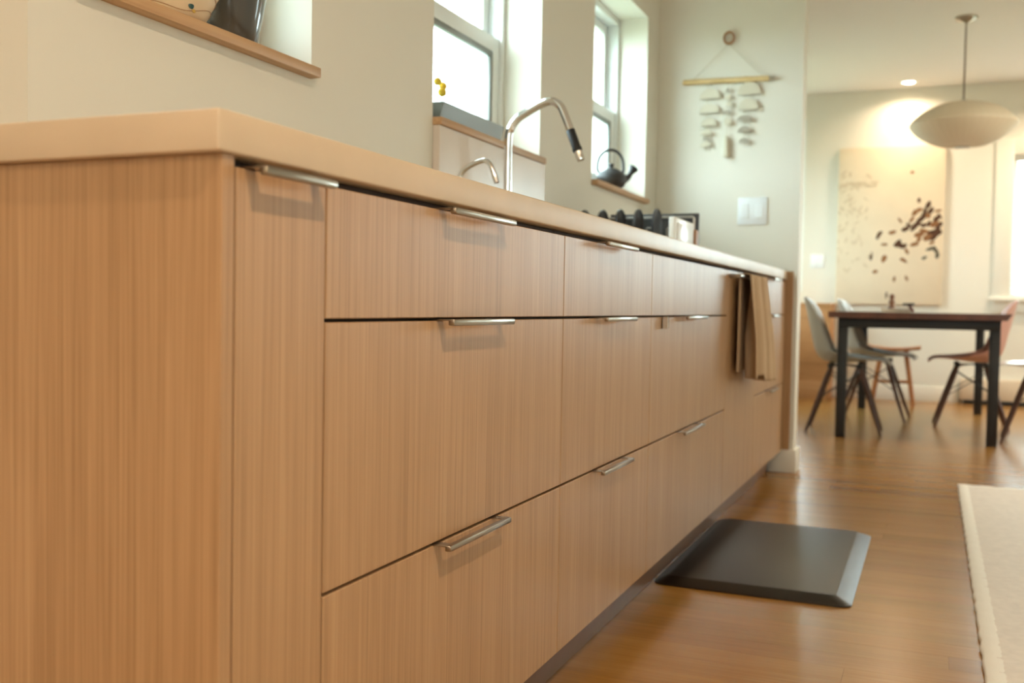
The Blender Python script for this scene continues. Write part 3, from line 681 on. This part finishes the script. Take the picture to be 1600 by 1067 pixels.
def make_chair(label, m):
    t = thing('dining_chair', label, 'chair', (0, 0, 0), 'shell chairs around the dining table')
    s = obj('shell', chair_shell(), m, t, smooth=80); q = s.modifiers.new('thick', 'SOLIDIFY'); q.thickness = .006; q.offset = -1
    A = {}
    for sx in (1, -1):
        for sy in (1, -1):
            p0 = Vector((.085 * sx - .02, .115 * sy, .395)); p1 = Vector((.215 * sx - .02, .205 * sy, .0005)); A[sx, sy] = (p0, p1)
            obj('leg', TB([p0, p0.lerp(p1, .15), p0.lerp(p1, .6), p1], [.009, .0135, .0125, .0085], 12), 'dark_leg', t, smooth=50)
    bm = bmesh.new()
    for sx in (1, -1):
        for sy in (1, -1):
            p = A[sx, sy][0]; box(bm, p.x - .016, p.x + .016, p.y - .016, p.y + .016, .392, .418, bev=.003)
            tube(bm, [(p.x, p.y, .40), (-.02, 0, .408)], .005, 6)
    obj('mount', bm, 'black_metal', t, smooth=40)
    bm = bmesh.new()
    at = lambda k, f: A[k][0].lerp(A[k][1], f)
    for k1, k2 in (((1, 1), (-1, 1)), ((1, -1), (-1, -1)), ((1, 1), (1, -1)), ((-1, 1), (-1, -1))):
        tube(bm, [at(k1, .08), at(k2, .48)], .0032, 6); tube(bm, [at(k2, .08), at(k1, .48)], .0032, 6)
    obj('brace', bm, 'black_metal', t, smooth=60)
    return t
G = 'shell chairs around the dining table'
c1 = make_chair('grey shell chair nearest the partition at the left of the table', 'shell_grey'); c1.location = (.15, 5.70, 0); c1.rotation_euler = (0, 0, radians(2))
copy_tree(c1, (.28, 6.52, 0), radians(-3), 'grey shell chair tucked deeper under the left side, behind the nearer grey one', G)
def recolour(label, m, loc, rz):
    r = copy_tree(c1, loc, rz, label, G)
    for ch in r.children:
        if ch.name.startswith('shell'):
            ch.data = ch.data.copy(); ch.data.materials[0] = M[m]
    return r
recolour('blush pink shell chair at the right side of the table', 'shell_pink', (.835, 6.38, 0), radians(181))
recolour('white shell chair cut by the right edge of the picture', 'shell_white', (1.20, 5.72, 0), radians(176))
# ---- wooden stool beyond the table
t = thing('wooden_stool', 'orange-brown wooden stool with a curved seat beyond the table by the far wall', 'stool', (.335, 7.72, 0))
bm = bmesh.new(); rows_ = []
for i in range(21):
    u = -1 + i / 10; x = .335 + .2 * u; z = .452 + .02 * u * u
    rows_.append([bm.verts.new((x, y, zz)) for y, zz in ((7.57, z - .022), (7.57, z), (7.87, z), (7.87, z - .022))])
for A, B in zip(rows_, rows_[1:]):
    for k in range(4): bm.faces.new((A[k], A[(k + 1) % 4], B[(k + 1) % 4], B[k]))
bm.faces.new(rows_[0]); bm.faces.new(list(reversed(rows_[-1])))
obj('seat', bm, 'orange_wood', t, smooth=40)
for sx in (-1, 1):
    for sy in (-1, 1): obj('leg', TB([(.335 + .09 * sx, 7.72 + .09 * sy, .436), (.335 + .155 * sx, 7.72 + .14 * sy, .0005)], [.017, .013], 12), 'orange_wood', t, smooth=50)
for sx in (-1, 1): obj('stretcher', TB([(.335 + .127 * sx, 7.60, .185), (.335 + .127 * sx, 7.84, .185)], .010, 10), 'orange_wood', t, smooth=50)
obj('stretcher', TB([(.335 - .127, 7.72, .185), (.335 + .127, 7.72, .185)], .013, 10), 'orange_wood', t, smooth=50)
# ---- things on the table
tp = TZ + .0005
t = thing('book', 'pale book lying on the dining table under the small figure', 'book', (.40, 6.0, TZ))
obj('pages', BX(.322, .488, 5.9, 6.12, tp + .003, tp + .020), 'paper', t, smooth=0)
bm = bmesh.new(); box(bm, .318, .492, 5.896, 6.124, tp, tp + .003); box(bm, .318, .492, 5.896, 6.124, tp + .020, tp + .023); box(bm, .315, .319, 5.896, 6.124, tp, tp + .023)
obj('cover', bm, 'paper', t, smooth=0)
bm = LT([(0, 0), (.020, 0), (.022, .006), (.013, .018), (.016, .034), (.022, .044), (.012, .056), (.013, .066), (.018, .075), (.014, .088), (0, .094)], (.372, 6.02, tp + .0232), 20)
tag(obj('figurine', bm, 'bronze', smooth=50, origin=(.372, 6.02, tp + .023)), 'small brown turned wooden figure standing on the pale book', 'figurine')
t = thing('wooden_mallet', 'small T-shaped red-brown wooden mallet propped on the dining table', 'mallet', (.49, 5.95, TZ))
obj('shaft', TB([(.50, 5.90, tp + .008), (.478, 5.87, tp + .046)], .009, 10), 'redbrown', t, smooth=50)
obj('head', BX(.440, .508, 5.855, 5.885, tp + .044, tp + .058, bev=.003), 'charcoal', t, 'dark head', smooth=40)
bm = BX(.14, .33, 5.75, 6.05, tp, tp + .004)
tag(obj('placemat', bm, 'paper', smooth=0, origin=(.2, 5.9, TZ)), 'thin white sheet lying on the left side of the table', 'paper')
# ---- painting
t = thing('painting', 'large pale canvas painting with scattered dark brown leaf marks on the far wall', 'painting', (.255, 8.2, .8))
PX0, PX1, PZ0, PZ1, PY = -.158, .672, .800, 2.112, 8.160
obj('canvas', BX(PX0, PX1, PY, 8.196, PZ0, PZ1, bev=.004), 'canvas', t, smooth=40)
def px(u, v):  # crop pixel of the painting (790x1067 crop of the photo) -> canvas point
    return PX0 + (u - 88) / (735 - 88) * (PX1 - PX0), PZ1 - (v - 45) / (1005 - 45) * (PZ1 - PZ0)
LEAF = [0]
def leaf(bm, u, v, ln, wd, ang):
    x, z = px(u, v); n = 8; pts = []; LEAF[0] += 1; dy = .0003 + .000012 * LEAF[0]
    for k in range(n): 
        a_ = 2 * pi * k / n; r1 = 1.3 * ln * cos(a_) * random.uniform(.75, 1.15); r2 = 1.4 * wd * sin(a_) * random.uniform(.7, 1.2)
        pts.append((x + r1 * cos(ang) - r2 * sin(ang), PY - dy, z + r1 * sin(ang) + r2 * cos(ang)))
    pts = [(min(max(p[0], PX0 + .003), PX1 - .003), p[1], p[2]) for p in pts]
    extrude_poly(bm, pts, (0, dy + .0004, 0))
random.seed(11)
dark_marks = [(640, 405, .032, .014, 1.1), (618, 450, .034, .013, 1.3), (600, 490, .04, .014, .7), (575, 520, .03, .014, .3), (510, 545, .034, .016, .5), (530, 525, .028, .01, -.6), (690, 570, .05, .022, .1), (700, 545, .03, .014, 1.2), (660, 580, .03, .013, -.4), (465, 635, .034, .016, .9), (480, 645, .04, .014, -.2), (500, 650, .026, .012, .6), (350, 580, .034, .013, 1.0), (305, 710, .034, .009, 1.4), (690, 490, .03, .014, .8), (710, 470, .022, .01, -.9), (650, 515, .022, .012, 1.4), (620, 525, .02, .012, .4), (665, 665, .034, .010, .3), (690, 675, .028, .014, -.9), (704, 705, .022, .012, 1.5), (627, 722, .018, .010, .5), (655, 440, .03, .013, .9), (630, 470, .034, .013, -.2), (560, 540, .034, .014, .8), (675, 600, .03, .013, .5), (715, 520, .022, .012, 1.2), (405, 950, .024, .007, 1.5), (585, 375, .018, .010, 1.5)]
for q in dark_marks:
    bm = bmesh.new(); leaf(bm, *q); obj('leaf_mark', bm, 'ink_gr' if q[1] in (665, 675, 705, 722) else 'ink_dk', t, smooth=0)
mid_marks = [(430, 565, .024, .014, .4), (385, 640, .022, .010, 0), (385, 725, .03, .014, 1.2), (330, 805, .018, .012, .2), (500, 735, .028, .012, -.5), (520, 680, .026, .010, -1), (565, 640, .026, .012, .2), (590, 580, .034, .02, .3), (640, 600, .03, .018, .6), (560, 450, .024, .016, 1), (585, 435, .03, .014, .5), (640, 470, .02, .016, .1), (680, 520, .03, .02, .5), (620, 560, .03, .016, -.3), (545, 490, .026, .010, 1), (475, 495, .022, .008, 2.2), (450, 850, .02, .008, 1.5), (525, 845, .02, .008, 1.9), (540, 205, .014, .010, 0), (590, 610, .024, .012, 1.1), (700, 440, .024, .008, .2), (670, 630, .02, .01, .4)]
for q in mid_marks:
    bm = bmesh.new(); leaf(bm, *q); obj('leaf_mark', bm, 'ink_md', t, smooth=0)
bm = bmesh.new()
for k in range(60):
    u = random.gauss(180, 60); v = random.uniform(190, 800); u = min(max(u, 95), 330)
    leaf(bm, u, v, random.uniform(.014, .03), random.uniform(.004, .008), random.uniform(.3, 2.6))
for k in range(14): leaf(bm, random.uniform(110, 320), random.uniform(255, 285), random.uniform(.02, .04), .006, random.uniform(-.2, .2))
o = obj('faint_marks', bm, 'ink_lt', t, smooth=0); o['kind'] = 'stuff'
# ---- pendant lamp
PXc, PYc = .752, 6.17
t = thing('pendant_lamp', 'cream saucer-shaped pendant lamp hanging over the dining table', 'lamp', (PXc, PYc, H))
prof = []
for k in range(-16, 17):
    r_ = .045 + (.318 - .045) * (1 - (abs(k) / 16) ** 1.7); z = .138 * max(0, 1 - ((r_ - .045) / .273) ** 2.2) ** .85
    prof.append((r_, 1.922 + (z if k > 0 else -z)))
sh = obj('lamp_shade', LT(prof, (PXc, PYc, 0), 64), 'lamp_shade', t, smooth=60)
bm = bmesh.new()
for k in range(40):
    a_ = 2 * pi * k / 40; tube(bm, [(PXc + (r_ + .0006) * cos(a_), PYc + (r_ + .0006) * sin(a_), z) for r_, z in prof], .0007, 4)
obj('ribs', bm, 'rib', sh, smooth=60)
obj('bottom_cap', LT([(0, -.004), (.043, -.004), (.047, 0), (.047, .004), (0, .004)], (PXc, PYc, 1.783)), 'steel', t, smooth=40)
obj('top_cap', LT([(0, -.004), (.045, -.004), (.045, .004), (.012, .02), (0, .02)], (PXc, PYc, 2.060)), 'steel', t, smooth=40)
obj('cord', TB([(PXc, PYc, 2.07), (PXc, PYc, H - .03)], .0055, 8), 'cord_grey', t, smooth=60)
obj('canopy', LT([(0, H - .040), (.010, H - .040), (.016, H - .030), (.062, H - .012), (.066, H - .0004), (0, H - .0004)], (PXc, PYc, 0)), 'steel', t, 'brushed metal ceiling canopy', smooth=40)
# ---- recessed ceiling lights, real and added ones (trim ring, glowing lens, and its own lamp)
def downlight(x, y, power, label, spread=110, warm=WARM):
    t = thing('ceiling_light', label, 'ceiling light', (x, y, H), 'recessed ceiling lights')
    obj('trim_ring', LT([(.048, H - .0004), (.070, H - .0004), (.070, H - .004), (.050, H - .006), (.048, H - .004)], (x, y, 0), 32), 'sash', t, smooth=40)
    obj('lens', LT([(0, H - .003), (.047, H - .003), (.047, H - .0004), (0, H - .0004)], (x, y, 0), 32), 'bulb', t, smooth=40)
    l = bpy.data.lights.new('ceiling_lamp', 'AREA'); l.shape = 'DISK'; l.size = .08; l.energy = power; l.color = warm; l.spread = radians(spread)
    o = bpy.data.objects.new('ceiling_lamp', l); o.location = (x, y, H - .012); COL.objects.link(o)
downlight(.377, 7.95, DINING_W, 'glowing recessed ceiling light above the painting', 150)
downlight(.15, -2.5, BACK_FILL_W, 'unseen ceiling light added near the back wall as warm fill', 150)  # added fill behind the camera, warms the end panel
downlight(2.1, 4.9, 30, 'unseen ceiling light added near the rug to brighten the dining room', 150)  # out of view, added to lift the dining room
downlight(1.75, 7.6, 25, 'unseen ceiling light added before the right dining window as warm fill', 150)  # added out of view for more warm light on the dining wall
downlight(1.30, -.46, KITCHEN_W, 'recessed kitchen ceiling light above the near end of the counter', 150)
# ---- sideboard and heater
t = thing('sideboard', 'low orange-brown wooden sideboard by the far wall, left of the painting', 'sideboard', (-.45, 7.98, 0))
obj('body', BX(-.75, -.158, 7.80, 8.175, .16, .775, bev=.002), 'console', t, smooth=30)
obj('top', BX(-.755, -.150, 7.79, 8.178, .775, .800, bev=.003), 'console', t, smooth=30)
obj('plinth', BX(-.745, -.163, 7.795, 8.17, .0005, .16, bev=.002), 'console', t, smooth=30)
t = thing('baseboard_heater', 'long cream baseboard heater with a dark slot along the far wall', 'heater', (1.9, 8.2, 0))
obj('housing', BX(.835, 3.0, 8.13, 8.199, .035, .205, bev=.006), 'heater', t, smooth=30)
obj('slot', BX(.86, 2.98, 8.125, 8.15, .006, .034), 'black_metal', t, 'black strip standing in for the shaded gap below the housing', smooth=0)  # shade under the housing, put in as a solid black strip
